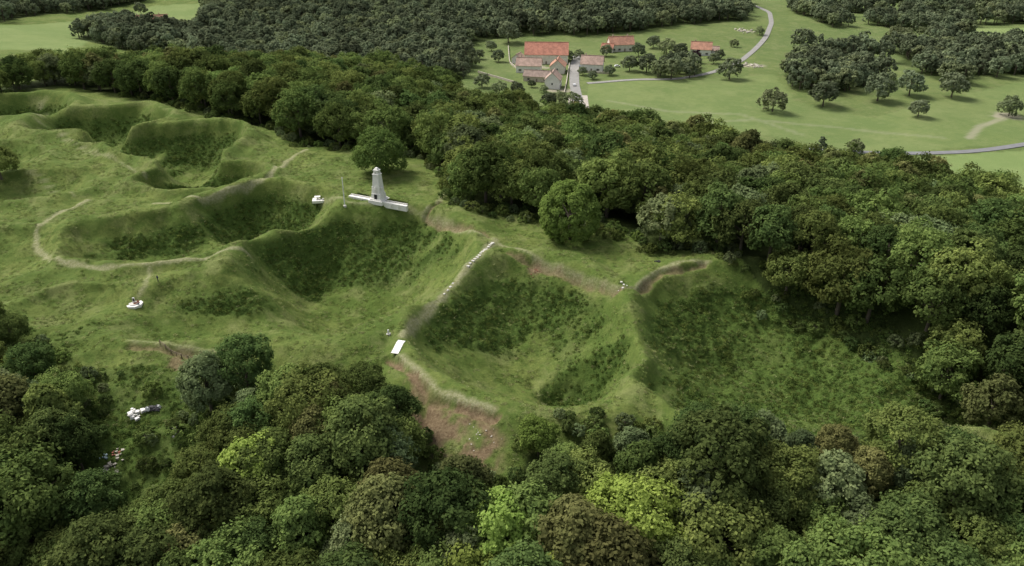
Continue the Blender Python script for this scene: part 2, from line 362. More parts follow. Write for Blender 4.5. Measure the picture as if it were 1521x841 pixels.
def scatter(name,coll,pts,rot,scl,idx):
    me=bpy.data.meshes.new(name);me.vertices.add(len(pts));me.vertices.foreach_set("co",np.ascontiguousarray(pts,dtype=np.float32).ravel())
    for nm,ty,ar in (("rz",'FLOAT',rot),("sc",'FLOAT',scl),("pi",'INT',idx)):
        a=me.attributes.new(nm,ty,'POINT');a.data.foreach_set("value",np.asarray(ar,dtype=np.float32 if ty=='FLOAT' else np.int32))
    ob=link(bpy.data.objects.new(name,me))
    ng=bpy.data.node_groups.new(name,'GeometryNodeTree')
    ng.interface.new_socket("Geometry",in_out='INPUT',socket_type='NodeSocketGeometry')
    ng.interface.new_socket("Geometry",in_out='OUTPUT',socket_type='NodeSocketGeometry')
    gi=ng.nodes.new("NodeGroupInput");go=ng.nodes.new("NodeGroupOutput")
    ci=ng.nodes.new("GeometryNodeCollectionInfo");ci.inputs["Collection"].default_value=coll;ci.inputs["Separate Children"].default_value=True;ci.inputs["Reset Children"].default_value=True
    ip=ng.nodes.new("GeometryNodeInstanceOnPoints");ip.inputs["Pick Instance"].default_value=True
    def na(n,t):
        q=ng.nodes.new("GeometryNodeInputNamedAttribute");q.data_type=t;q.inputs["Name"].default_value=n
        return [o for o in q.outputs if o.enabled and o.name=="Attribute"][0]
    cx=ng.nodes.new("ShaderNodeCombineXYZ");L=ng.links.new
    L(na("rz",'FLOAT'),cx.inputs[2])
    L(gi.outputs[0],ip.inputs["Points"]);L(ci.outputs[0],ip.inputs["Instance"]);L(na("pi",'INT'),ip.inputs["Instance Index"])
    L(cx.outputs[0],ip.inputs["Rotation"]);L(na("sc",'FLOAT'),ip.inputs["Scale"]);L(ip.outputs[0],go.inputs[0])
    md=ob.modifiers.new("instances",'NODES');md.node_group=ng
    return ob
def jgrid(x0,x1,y0,y1,s,j=.42,seed=0):
    g=np.random.RandomState(seed)
    a,b=np.meshgrid(np.arange(x0,x1,s),np.arange(y0,y1,s*.87));b=b.copy();a=a+((np.arange(b.shape[0])%2)*s/2)[:,None]
    a=a+g.uniform(-j,j,a.shape)*s;b=b+g.uniform(-j,j,b.shape)*s
    return a.ravel(),b.ravel()
cN=proto_coll("woodland_tree",near);cM=proto_coll("ridge_tree",mid);cF=proto_coll("distant_tree",farm)
# foreground forest
x,y=jgrid(-135,135,46,150,6.5,.36,5)
k=inpoly(x,y,FRONT);x=x[k];y=y[k];z=gz(x,y)
mp=ray(930,835,hbase);k=np.hypot(x-mp[0],y-mp[1])>6;x=x[k];y=y[k];z=z[k]
n=len(x);cl=fbm(x/14,y/14,2,90)
w=np.array([.19,.16,.13,.09,.11,.10,.09,.04,.06,.03]);pi=rs.choice(10,n,p=w/w.sum())
sc=rs.uniform(.72,1.25,n)*(.78+.5*cl)
low=inpoly(x,y,R([(-60,470),(0,490),(60,555),(200,600),(100,640),(-60,600)],hbase));sc=np.where(low,sc*.85,sc)
sc=sc*(.75+.25*sm(0,9,dpoly(x,y,FRONTF)))
scatter("foreground_forest",cN,np.stack([x,y,z-.3],-1),rs.uniform(0,6.28,n),sc,pi)
# ridge belt
x,y=jgrid(-430,345,60,600,9.3,.36,6)
k=inpoly(x,y,BELT);x=x[k];y=y[k]
rp=ray(845,352);k=np.hypot(x-rp[0],y-rp[1])>11;x=x[k];y=y[k]
op=ray(566,258);k=np.hypot(x-op[0],y-op[1])>11;x=x[k];y=y[k]
z=gz(x,y);n=len(x)
w=np.array([.2,.15,.14,.09,.18,.10,.14]);pi=rs.choice(7,n,p=w/w.sum())
scl=rs.uniform(.85,1.35,n)*(.85+.4*fbm(x/20,y/20,2,91))*(.85+.22*sm(150,230,y)-.2*sm(-130,-190,x))
scatter("ridge_forest",cM,np.stack([x,y,z-.3],-1),rs.uniform(0,6.28,n),scl,pi)
print("ridge",n)
# valley forest
x,y=jgrid(-800,800,380,1250,9.6,.42,8)
k=np.zeros(len(x),bool)
for P in (V1,V3,V4): k|=inpoly(x,y,P)
k|=inpoly(x,y,V2)&(fbm(x/45,y/45,3,171)+rs.uniform(-.05,.05,len(x))>.43)
x=x[k];y=y[k];z=gz(x,y);n=len(x)
pi=rs.choice(5,n,p=[.27,.20,.20,.26,.07])
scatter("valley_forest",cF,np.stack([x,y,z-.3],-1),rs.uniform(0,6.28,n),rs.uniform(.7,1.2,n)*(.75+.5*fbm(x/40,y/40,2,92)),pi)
print("forest",n,time.time()-T0)
# brush + grass
def tuft(name,seed,r,h,n,leaf,mat,blade=False):
    g=np.random.RandomState(seed)
    d=unit(g.normal(size=(n,3)));d[:,2]=np.abs(d[:,2])
    P=d*np.array([r,r,h])*g.uniform(.45,1.,(n,1))
    if blade:
        nn=unit(np.array([0,0,1.])+g.normal(0,.45,(n,3)));P=P*np.array([1,1,.8])
    else: nn=unit(d+g.normal(0,.5,(n,3)))
    a=unit(np.cross(nn,unit(g.normal(size=(n,3)))));b=np.cross(nn,a);s=leaf*g.uniform(.6,1.3,(n,1))
    V=np.stack([P+a*s,P+b*s*(.25 if blade else .6),P-a*s,P-b*s*(.25 if blade else .6)],1).reshape(-1,3)
    me=mesh_from(name,V,np.arange(n*4).reshape(n,4),[mat])
    at=me.attributes.new("tone",'FLOAT','POINT');at.data.foreach_set("value",np.repeat(g.rand(n),4).astype(np.float32));return me
f_br=foliage("foliage_bramble",(.068,.118,.022),(.138,.205,.040))
f_br2=foliage("foliage_fern",(.092,.148,.026),(.178,.245,.050))
f_gr=foliage("grass_blades",(.115,.170,.036),(.21,.255,.066),.2)
f_gr2=foliage("grass_dry",(.17,.195,.062),(.28,.29,.12),.2)
br=[tuft("bush_%d"%i,400+i,.75,.7,70,.15,m) for i,m in enumerate([f_br,f_br,f_br2])]
gr=[tuft("tuft_%d"%i,420+i,.5,.38,34,.13,m,True) for i,m in enumerate([f_gr,f_br2,f_gr2])]
cB=proto_coll("bramble_clump",br);cG=proto_coll("grass_tuft",gr)
x,y=jgrid(-240,124,88,345,.85,.5,11)
b=samp(brush,x,y);pm=samp(path,x,y);dm=samp(dirt,x,y)
k=(rs.rand(len(x))<np.clip((b-.05)*.95+.014,0,1))&(pm<.2)&((samp(onhill,x,y)>0)|(b>.2))&(dm<.4)
x=x[k];y=y[k];b=b[k];n=len(x)
scatter("bramble_scrub",cB,np.stack([x,y,gz(x,y)-.14],-1),rs.uniform(0,6.28,n),rs.uniform(.35,1.0,n)*(.45+.6*b)*(.6+.8*fbm(x/4,y/4,2,95)),rs.choice(3,n,p=[.3,.3,.4]))
print("brush",n)
x,y=jgrid(-190,122,104,300,.75,.5,12)
pr=np.clip(.35+2.4*(fbm(x/3,y/3,3,96)-.5),.03,.8)
k=(rs.rand(len(x))<pr)&(samp(path,x,y)<.3)&(samp(onhill,x,y)>0)&(samp(forest_f,x,y)<.5)&(samp(dirt,x,y)<.3)
x=x[k];y=y[k];n=len(x)
scatter("meadow_grass",cG,np.stack([x,y,gz(x,y)-.03],-1),rs.uniform(0,6.28,n),rs.uniform(.5,1.25,n),rs.choice(3,n,p=[.45,.3,.25]))
print("grass",n)
# shrubs
x,y=jgrid(-130,120,78,150,2.2,.5,14)
sel=inpoly(x,y,CLEAR)&(rs.rand(len(x))<.2)
df=dpoly(x,y,FRONTF);sel|=(df<4.5)&(rs.rand(len(x))<.5)
sel&=(samp(dirt,x,y)<.2)&(samp(path,x,y)<.2)
for (u,v) in ((197,616),(229,610),(168,690)):
    q=ray(u,v);sel&=np.hypot(x-q[0],y-q[1]+1.5)>3.2
x1=x[sel];y1=y[sel]
x,y=jgrid(-230,130,100,350,2.6,.5,15);db=dpoly(x,y,BELTF);sel=(db<4.5)&(rs.rand(len(x))<.6)&(samp(path,x,y)<.2)&(samp(dirt,x,y)<.2)
x1=np.concatenate([x1,x[sel]]);y1=np.concatenate([y1,y[sel]]);n=len(x1)
sh=[tree_mesh("shrub_%d"%i,500+i,2.2,3.4,14,14,7,.2,m,zc=.45,vr=.5) for i,m in enumerate([f_mid,f_dark,f_gry,f_br2])]
cS=proto_coll("shrub",sh)
scatter("shrub_thicket",cS,np.stack([x1,y1,gz(x1,y1)-.3],-1),rs.uniform(0,6.28,n),rs.uniform(.3,.95,n),rs.choice(4,n))
# individual trees
def place_tree(name,u,v,h,me,H0,wid=1.):
    x,y=ray(u,v);o=link(bpy.data.objects.new(name,me));s=h/H0
    o.location=(x,y,float(gz(x,y)[0])-.2);o.scale=(s*wid,s*wid,s);o.rotation_euler=(0,0,rs.uniform(0,6.28));return o
rt=tree_mesh("round_lime_mesh",901,7.4,16,120,24,12,.27,foliage("foliage_round_tree",(.145,.225,.040),(.26,.36,.066),.33,0,0),zc=.47,vr=.52,lobe=(.15,.21),ext=(.80,.86),outl=0,zlow=1.9)
place_tree("linden_tree",845,356,16.5,rt,16)
place_tree("oak_tree",566,258,14,tree_mesh("oak_solo",902,6.6,13,44,26,11,.26,foliage("foliage_solo_oak",(.08,.14,.03),(.18,.26,.052),.33,0,0),zc=.5,vr=.5,zlow=1.8),13,1.1)
place_tree("maple_tree",930,832,14,tree_mesh("maple_solo",903,5.9,12,46,28,12,.24,foliage("foliage_maple",(.22,.31,.04),(.40,.50,.08),.33,0,0),zc=.58,vr=.42),12,1.05)
place_tree("hornbeam_tree",2,264,10.5,near[0],12,1.25)
VT=[(1083,118,14,0),(1147,166,13,1),(1363,174,10,0),(1498,172,11,1),(1222,158,15,0),(1303,150,16,0),(1350,142,15,0),(1192,78,18,0),(1413,145,15,0),(755,64,17,0),(1205,122,15,0),(1180,118,14,0),
 (716,130,9,0),(742,140,8,1),(740,92,9,0),(700,100,10,1),(768,140,8,0),(845,90,7,1),(905,112,7,0),(860,88,7,1),(865,112,6,0),(960,108,13,0),(935,106,11,0),(1060,95,8,0),(1480,115,14,0),(1520,90,14,0),(210,22,11,0),(245,44,9,0),(180,52,11,1),(258,50,13,0),(830,155,8,1),(815,160,9,0),(690,60,14,0),(1270,228,7,1),(850,160,9,1),(900,84,9,0),(948,84,10,0),(1010,84,10,0),(990,80,11,1),(970,72,10,0),(1068,88,7,0),(730,76,8,0),(722,160,8,0),(752,168,9,1),(790,168,8,0),(880,118,6,0),(712,88,7,0),(808,138,5,1),(790,130,5,0),(1100,30,9,0),(1128,52,7,1),(1090,70,6,1),(1390,60,12,0),(1330,62,13,1),(1425,52,9,0)]
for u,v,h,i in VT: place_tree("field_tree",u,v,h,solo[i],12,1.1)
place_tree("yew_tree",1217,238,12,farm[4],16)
wm=tree_mesh("copper_beech_mesh",905,4.5,10,18,12,7,.6,f_wine);place_tree("copper_beech_tree",1032,94,9,wm,10)
# ------------------------------------------------------------ object builders
stone=simple("white_stone",(.84,.82,.77),.05,1.5,.8,.1)
stone2=simple("pale_concrete",(.60,.58,.52),.15,2,.9,.2)
rubm=simple("limestone_rubble",(.50,.46,.38),.25,3,.95,.3)
darkm=simple("dark_opening",(.02,.02,.022),.2,2,.6)
def part(name,parent,V,Fl,mat,smooth=False):
    me=bpy.data.meshes.new(name);me.from_pydata([tuple(v) for v in V],[],[tuple(f) for f in Fl]);me.materials.append(mat)
    if smooth:
        for p_ in me.polygons:p_.use_smooth=True
    o=link(bpy.data.objects.new(name,me));o.parent=parent;return o
def frust(cx,cy,z0,z1,w0,d0,w1,d1):
    V=[];
    for z,w,d in ((z0,w0,d0),(z1,w1,d1)):
        V+=[(cx-w/2,cy-d/2,z),(cx+w/2,cy-d/2,z),(cx+w/2,cy+d/2,z),(cx-w/2,cy+d/2,z)]
    return V,[(3,2,1,0),(4,5,6,7),(0,1,5,4),(1,2,6,5),(2,3,7,6),(3,0,4,7)]
def boxp(name,parent,cx,cy,z0,z1,w,d,mat,w1=None,d1=None,bev=0):
    V,Fl=frust(cx,cy,z0,z1,w,d,w if w1 is None else w1,d if d1 is None else d1)
    o=part(name,parent,V,Fl,mat)
    if bev:
        m=o.modifiers.new("bevel",'BEVEL');m.width=bev;m.segments=2
    return o
def empty(name,x,y,z,rot=0):
    e=link(bpy.data.objects.new(name,None));e.location=(x,y,z);e.rotation_euler=(0,0,rot);e.empty_display_size=.5;return e
def G(u,v):
    x,y=ray(u,v);return x,y,float(gz(x,y)[0])
def skin_body(name,parent,verts,edges,radii,mat,sub=2):
    me=bpy.data.meshes.new(name);me.from_pydata(verts,edges,[]);o=link(bpy.data.objects.new(name,me));o.parent=parent
    sk=o.modifiers.new("skin",'SKIN')
    for i,r in enumerate(radii):
        me.skin_vertices[0].data[i].radius=(r,r) if not isinstance(r,tuple) else r
    me.skin_vertices[0].data[0].use_root=True
    s=o.modifiers.new("sub",'SUBSURF');s.levels=sub;s.render_levels=sub
    me.materials.append(mat);return o
# war monument
x0,y0,_=G(520,290);x1,y1,_=G(612,304)
ang=math.atan2(y1-y0,x1-x0);mx,my,mz=G(563,298)
mz=max(float(gz(mx+a,my+b)[0]) for a in(-3,0,3) for b in(-3,0,3))
mon=empty("war_memorial_tower",mx,my,mz-.25,ang)
boxp("step_lower",mon,0,0,-.8,.35,4.6,4.2,stone,bev=.04);boxp("step_upper",mon,0,0,.35,.7,3.9,3.6,stone,bev=.04)
boxp("plinth",mon,0,0,.7,2.2,3.3,3.0,stone,2.9,2.6,bev=.04)
boxp("shaft",mon,0,0,2.2,7.6,2.6,2.4,stone,1.8,1.7,bev=.04)
boxp("cornice",mon,0,0,7.6,7.82,2.0,1.9,stone,bev=.03)
boxp("lantern",mon,0,0,7.82,8.8,1.55,1.5,stone,1.35,1.3)
for a in range(4):
    s_=boxp("lantern_opening",mon,0,-.75,8.0,8.5,.4,.08,stone2);s_.rotation_euler=(0,0,a*math.pi/2)
boxp("cap",mon,0,0,8.8,9.0,1.6,1.55,stone);boxp("cap_roof",mon,0,0,9.0,9.6,1.4,1.35,stone,.5,.5)
boxp("door",mon,0,-1.55,.72,2.05,.85,.16,darkm)
boxp("buttress",mon,-1.5,-.2,.7,4.0,.6,1.4,stone,.3,.9);boxp("buttress",mon,1.5,-.2,.7,4.0,.6,1.4,stone,.3,.9)
sv=[(0,-1.42,3.3),(0,-1.42,3.75),(0,-1.42,4.1),(0,-1.4,4.25),(0,-1.4,4.42),(-.13,-1.42,3.2),(-.15,-1.44,2.8),(-.15,-1.42,2.3),(.13,-1.42,3.2),(.15,-1.49,2.8),(.15,-1.46,2.3),(-.24,-1.42,4.02),(-.3,-1.52,3.7),(-.12,-1.66,3.6),(.24,-1.42,4.02),(.3,-1.52,3.7),(.12,-1.66,3.55)]
se=[(0,1),(1,2),(2,3),(3,4),(0,5),(5,6),(6,7),(0,8),(8,9),(9,10),(2,11),(11,12),(12,13),(2,14),(14,15),(15,16)]
skin_body("soldier_statue",mon,sv,se,[.17,.17,.19,.08,.14,.12,.09,.08,.12,.09,.08,.09,.07,.06,.09,.07,.06],stone,1)
for sgn,L in ((-1,7.2),(1,7.6)):
    cx=sgn*(2.3+L/2)
    boxp("flank_wall",mon,cx,-.9,-1.5,.15,L,.9,stone,bev=.04)
    boxp("wall_coping",mon,cx,-.25,-1.2,.45,L-.4,.3,stone2)
    tv=tuft("hedge_mesh",700+int(L*10)+sgn,1,1,500,.16,f_dark)
    hb=bpy.data.objects.new("hedge",tv);link(hb);hb.parent=mon;hb.location=(cx,.5,0);hb.scale=(L*.46,.4,.85)
for a in (-7.5,-5,5,7.5): boxp("bollard",mon,a,-1.6,-1,.35,.28,.28,stone,.2,.2)
def cyl(name,parent,x,y,z0,z1,r0,r1,mat,n=14):
    V=[(x+r0*math.cos(i*6.2832/n),y+r0*math.sin(i*6.2832/n),z0) for i in range(n)]+[(x+r1*math.cos(i*6.2832/n),y+r1*math.sin(i*6.2832/n),z1) for i in range(n)]
    Fl=[(i,(i+1)%n,n+(i+1)%n,n+i) for i in range(n)]+[tuple(range(n-1,-1,-1)),tuple(range(n,2*n))];return part(name,parent,V,Fl,mat)
whitep=simple("white_paint",(.8,.8,.78),.03,2,.4)
fx,fy,fz=G(512,304);fp=empty("flagpole",fx,fy,fz)
cyl("footing",fp,0,0,-.4,.25,.5,.45,stone2);cyl("mast",fp,0,0,.2,8.4,.16,.11,whitep);cyl("finial",fp,0,0,8.4,8.6,.18,.04,whitep)
sx,sy,sz=G(477,297);pl=empty("orientation_platform",sx,sy,sz,.15)
boxp("slab",pl,0,0,-.6,.18,5.0,2.8,stone,bev=.03);boxp("table_leg",pl,-1,.2,.18,.85,.5,.5,stone2);boxp("table_top",pl,-1,.2,.85,1.0,1.7,1.2,stone,bev=.02)
boxp("bench",pl,1.2,-.6,.18,.6,1.7,.45,stone2);boxp("side_slab",pl,3.6,-1.2,-.7,.1,2.0,1.2,stone2)
ox,oy,oz=G(199,449);oc=empty("memorial_stele",ox,oy,oz,.4)
cyl("octagonal_base",oc,0,0,-.8,.15,1.9,1.85,stone,8);cyl("kerb",oc,0,0,.15,.3,1.2,1.15,stone2,8)
boxp("stele",oc,0,.3,.3,1.5,.65,.35,stone,.45,.25,bev=.03);boxp("plaque",oc,0,.1,.7,1.2,.4,.05,darkm)
redm=foliage("flower_petals",(.45,.07,.03),(.5,.15,.03))
tf=bpy.data.objects.new("wreath",tuft("wreath_mesh",720,.5,.35,60,.1,redm));link(tf);tf.parent=oc;tf.location=(.3,-.5,.3)
sx,sy,sz=G(577,497);b_=empty("boundary_stone",sx,sy,sz);boxp("post",b_,0,0,-.3,1.0,.45,.35,stone,.3,.25,bev=.03);boxp("foot",b_,0,0,-.3,.12,.8,.7,stone2)
a1=G(597,505);a2=G(586,526)
def strip(name,pts,w,mat,off=.06,sub=2.,thick=.25,getz=gz):
    P=[np.array(p[:2],float) for p in pts];out=[]
    for a,b in zip(P[:-1],P[1:]):
        n=max(1,int(np.linalg.norm(b-a)/sub))
        for i in range(n): out.append(a+(b-a)*i/n)
    out.append(P[-1]);out=np.array(out)
    for _ in range(6): out[1:-1]=(out[:-2]+2*out[1:-1]+out[2:])/4
    tg=np.gradient(out,axis=0);tg/=np.linalg.norm(tg,axis=1,keepdims=True)+1e-9;nr=np.stack([-tg[:,1],tg[:,0]],-1)
    L=out+nr*w/2;Rr=out-nr*w/2
    zc=np.maximum(np.maximum(getz(L[:,0],L[:,1]),getz(Rr[:,0],Rr[:,1])),getz(out[:,0],out[:,1]))
    for _ in range(2): zc[1:-1]=np.maximum(zc[1:-1],(zc[:-2]+zc[2:])/2)
    zc=zc+off;n=len(out)
    V=np.concatenate([np.c_[L,zc],np.c_[Rr,zc],np.c_[L,zc-thick],np.c_[Rr,zc-thick]])
    Fl=[]
    for i in range(n-1):
        Fl+=[(i,n+i,n+i+1,i+1),(2*n+i,i,i+1,2*n+i+1),(n+i,3*n+i,3*n+i+1,n+i+1)]
    me=bpy.data.meshes.new(name);me.from_pydata([tuple(v) for v in V],[],Fl);me.materials.append(mat);return link(bpy.data.objects.new(name,me))
strip("concrete_path",[a1,a2],1.5,stone,.06,1,.4)
def along(P,step):
    out=[];P=[np.array(p) for p in P]
    for a,b in zip(P[:-1],P[1:]):
        L=np.linalg.norm(b-a);
        for i in range(int(L/step)): out.append((a+(b-a)*i*step/L,math.atan2(*(b-a)[::-1])))
    return out
g=np.random.RandomState(4)
for pts,stp_,w0 in (([(731,361),(712,379),(691,400)],1.05,.8),([(673,421),(655,443)],1.5,.45)):
    stp=R(pts);st=empty("stone_steps",stp[0][0],stp[0][1],float(gz(*stp[0])[0]))
    for (q,an_) in along(stp,stp_):
        z_=float(gz(q[0],q[1])[0])
        o=boxp("slab",st,0,0,-.25,.10,.5*g.uniform(.8,1.3),w0*g.uniform(.7,1.2),stone2,bev=.03);o.location=(q[0]-st.location[0]+g.uniform(-.12,.12),q[1]-st.location[1],z_-st.location[2]);o.rotation_euler=(0,0,an_+g.uniform(-.12,.12))
def rocks(name,u,v,n,spread,size,mat,seed=0):
    g=np.random.RandomState(seed);V=[];Fl=[];x,y,z=G(u,v)
    for i in range(n):
        dx,dy=g.normal(0,spread,2);px,py=x+dx,y+dy;pz=float(gz(px,py)[0]);s=size*g.uniform(.4,1.2)
        o=len(V)
        c8=np.array([(a,b,c) for a in(-1,1) for b in(-1,1) for c in(-1,1)],float)*s*.5*g.uniform(.6,1.2,(8,3))
        t=g.uniform(0,6.28);Rm=np.array([[math.cos(t),-math.sin(t),0],[math.sin(t),math.cos(t),0],[0,0,.7]]);c8=c8@Rm.T+np.array([px,py,pz+s*.15])
        V+=[tuple(c) for c in c8];Fl+=[tuple(o+k for k in f) for f in ((0,1,3,2),(4,6,7,5),(0,4,5,1),(2,3,7,6),(0,2,6,4),(1,5,7,3))]
    me=bpy.data.meshes.new(name);me.from_pydata(V,[],Fl);me.materials.append(mat);return link(bpy.data.objects.new(name,me))
rocks("rubble_pile",197,616,18,.6,.8,stone,1);rocks("rubble_pile",168,690,22,1.0,.6,rubm,2);rocks("rubble_pile",922,424,5,.8,.5,stone2,3)
rocks("rubble_pile",712,655,16,1.8,.22,rubm,4);rocks("rubble_pile",793,402,10,.7,.35,simple("red_earth",(.20,.09,.05),.3,3),5)
rocks("rubble_pile",980,388,5,.5,.5,darkm,6);rocks("rubble_pile",262,645,8,.5,.6,stone2,8)
rocks("rubble_pile",172,672,8,1.0,.4,simple("red_tarp",(.4,.14,.10),.3,3),9);rocks("rubble_pile",155,678,6,.6,.45,simple("blue_plastic",(.35,.45,.5),.3,3),12)
tx,ty,tz=G(229,610);tp=empty("tarpaulin_heap",tx,ty,tz+.25)
g=np.random.RandomState(9)
for nm,cx,cy,w,d,m in (("black_sheet",0.,0,2.6,1.5,darkm),("white_sheet",-.9,-.5,1.0,.5,whitep),("white_sheet",.9,.2,.8,.6,whitep)):
    n_=9;V=[];Fl=[]
    for j in range(n_):
        for i in range(n_):
            a=(i/(n_-1)-.5);b=(j/(n_-1)-.5);V.append((cx+a*w+g.normal(0,.05),cy+b*d+g.normal(0,.05),(.75 if m is not darkm else .62)*max(0,1-(2.1*max(abs(a),abs(b)))**3)+g.uniform(-.05,.12)-.02))
    for j in range(n_-1):
        for i in range(n_-1): k=j*n_+i;Fl.append((k,k+1,k+n_+1,k+n_))
    part(nm,tp,V,Fl,m)
wood=simple("weathered_wood",(.22,.17,.11),.3,4)
for (ua,va,ub,vb) in ((238,512,270,530),(270,532,308,533)):
    a=G(ua,va);b=G(ub,vb);fe=empty("wooden_fence",*a);n_=5
    pr_=None
    for i in range(n_):
        px=a[0]+(b[0]-a[0])*i/(n_-1);py=a[1]+(b[1]-a[1])*i/(n_-1);pz=float(gz(px,py)[0])
        lx,ly,lz=px-a[0],py-a[1],pz-a[2];cyl("post",fe,lx,ly,lz-.3,lz+1.1,.09,.08,wood,8)
        if pr_ is not None:
            for hh in (.55,.95):
                v_,f_=tube((pr_[0],pr_[1],pr_[2]+hh),(lx,ly,lz+hh),.06,.06);part("rail",fe,v_,f_.tolist(),wood)
        pr_=(lx,ly,lz)
# people
def person(name,u,v,rot,jacket,trousers,step=.15):
    x,y,z=G(u,v);e=empty(name,x,y,z,rot)
    m,nt,out=newmat(name+"_clothes");tc=nt.nodes.new("ShaderNodeTexCoord");sx=nt.nodes.new("ShaderNodeSeparateXYZ");nt.links.new(tc.outputs["Object"],sx.inputs[0])
    cr=nt.nodes.new("ShaderNodeValToRGB");cr.color_ramp.interpolation='CONSTANT';el=cr.color_ramp.elements
    dv=N(nt,"ShaderNodeMath",operation='DIVIDE');dv.inputs[1].default_value=1.8;nt.links.new(sx.outputs[2],dv.inputs[0]);nt.links.new(dv.outputs[0],cr.inputs[0])
    el[0].color=(.03,.02,.02,1);el[0].position=0;el[1].color=(*trousers,1);el[1].position=.055
    q=el.new(.5);q.color=(*jacket,1);q=el.new(.84);q.color=(.5,.3,.22,1)
    p=nt.nodes.new("ShaderNodeBsdfPrincipled");nt.links.new(cr.outputs[0],p.inputs[0]);p.inputs["Roughness"].default_value=.8;nt.links.new(p.outputs[0],out.inputs[0])
    V=[(0,0,.95),(0,.01,1.15),(0,0,1.38),(0,0,1.5),(-.1,0,.88),(-.11,step,.5),(-.11,step*.8,.1),(-.11,step*.8+.14,.04),(.1,0,.88),(.11,-step*.3,.5),(.11,-step*1.4,.1),(.11,-step*1.4+.14,.04),
       (-.19,0,1.38),(-.25,-.05,1.1),(-.24,.08,.86),(-.24,.12,.76),(.19,0,1.38),(.25,.03,1.1),(.24,.16,.9),(.24,.22,.82)]
    E=[(0,1),(1,2),(2,3),(0,4),(4,5),(5,6),(6,7),(0,8),(8,9),(9,10),(10,11),(2,12),(12,13),(13,14),(14,15),(2,16),(16,17),(17,18),(18,19)]
    rr=[(.16,.12),(.15,.11),(.17,.12),.06,.1,.075,.05,.045,.1,.075,.05,.045,.075,.055,.04,.035,.075,.055,.04,.035]
    skin_body("body",e,V,E,rr,m,2)
    sk=simple(name+"_skin",(.5,.3,.22),.05);hr=simple(name+"_hair",(.06,.04,.03),.2)
    def ell(nm,c,r,mt,n=12):
        Vv=[];Fl=[]
        for j in range(n+1):
            for i in range(n):
                a=math.pi*j/n;b=2*math.pi*i/n;Vv.append((c[0]+r[0]*math.sin(a)*math.cos(b),c[1]+r[1]*math.sin(a)*math.sin(b)*(1-.08*math.cos(a)),c[2]+r[2]*math.cos(a)))
        for j in range(n):
            for i in range(n): Fl.append((j*n+i,j*n+(i+1)%n,(j+1)*n+(i+1)%n,(j+1)*n+i))
        return part(nm,e,Vv,Fl,mt,True)
    ell("head",(0,.01,1.63),(.078,.095,.115),sk);ell("hair",(0,-.015,1.665),(.085,.095,.095),hr);ell("nose",(0,.105,1.62),(.014,.02,.025),sk,6)
    for s in(-1,1): ell("ear",(s*.08,.0,1.62),(.012,.02,.03),sk,6);ell("eye",(s*.03,.095,1.645),(.01,.01,.007),darkm,6)
person("walking_person",235,418,2.6,(.05,.06,.09),(.04,.04,.05))
person("standing_person",206,453,.5,(.45,.10,.05),(.05,.06,.10),.04)
# ------------------------------------------------------------ village
def tilemat(name,col):
    m,nt,out=newmat(name);tc=nt.nodes.new("ShaderNodeTexCoord")
    w=N(nt,"ShaderNodeTexWave",bands_direction='X');w.inputs["Scale"].default_value=1.6;w.inputs["Distortion"].default_value=1.5;nt.links.new(tc.outputs["Object"],w.inputs["Vector"])
    f=ramp(nt,noise(nt,.35,6,.75,tc.outputs["Object"]),.35,.65)
    c=mixc(nt,f,[a*.75 for a in col],[a*1.2 for a in col]);c=mixc(nt,.2,c,w.outputs["Color"],'MULTIPLY')
    p=nt.nodes.new("ShaderNodeBsdfPrincipled");p.inputs["Roughness"].default_value=.9;nt.links.new(c,p.inputs[0]);nt.links.new(p.outputs[0],out.inputs[0]);return m
t_red=tilemat("roof_tiles_red",(.48,.21,.14));t_org=tilemat("roof_tiles_orange",(.52,.27,.18));t_pink=tilemat("roof_tiles_faded",(.50,.35,.28));t_brn=tilemat("roof_tiles_brown",(.36,.27,.22))
w_cream=simple("render_cream",(.74,.69,.60),.12,.6);w_white=simple("render_white",(.84,.82,.77),.08,.6);w_stone=simple("stone_wall",(.52,.46,.38),.2,1)
glass=simple("window_glass",(.05,.06,.07),.1,1,.2);shut=simple("shutters",(.25,.2,.16),.1,1)
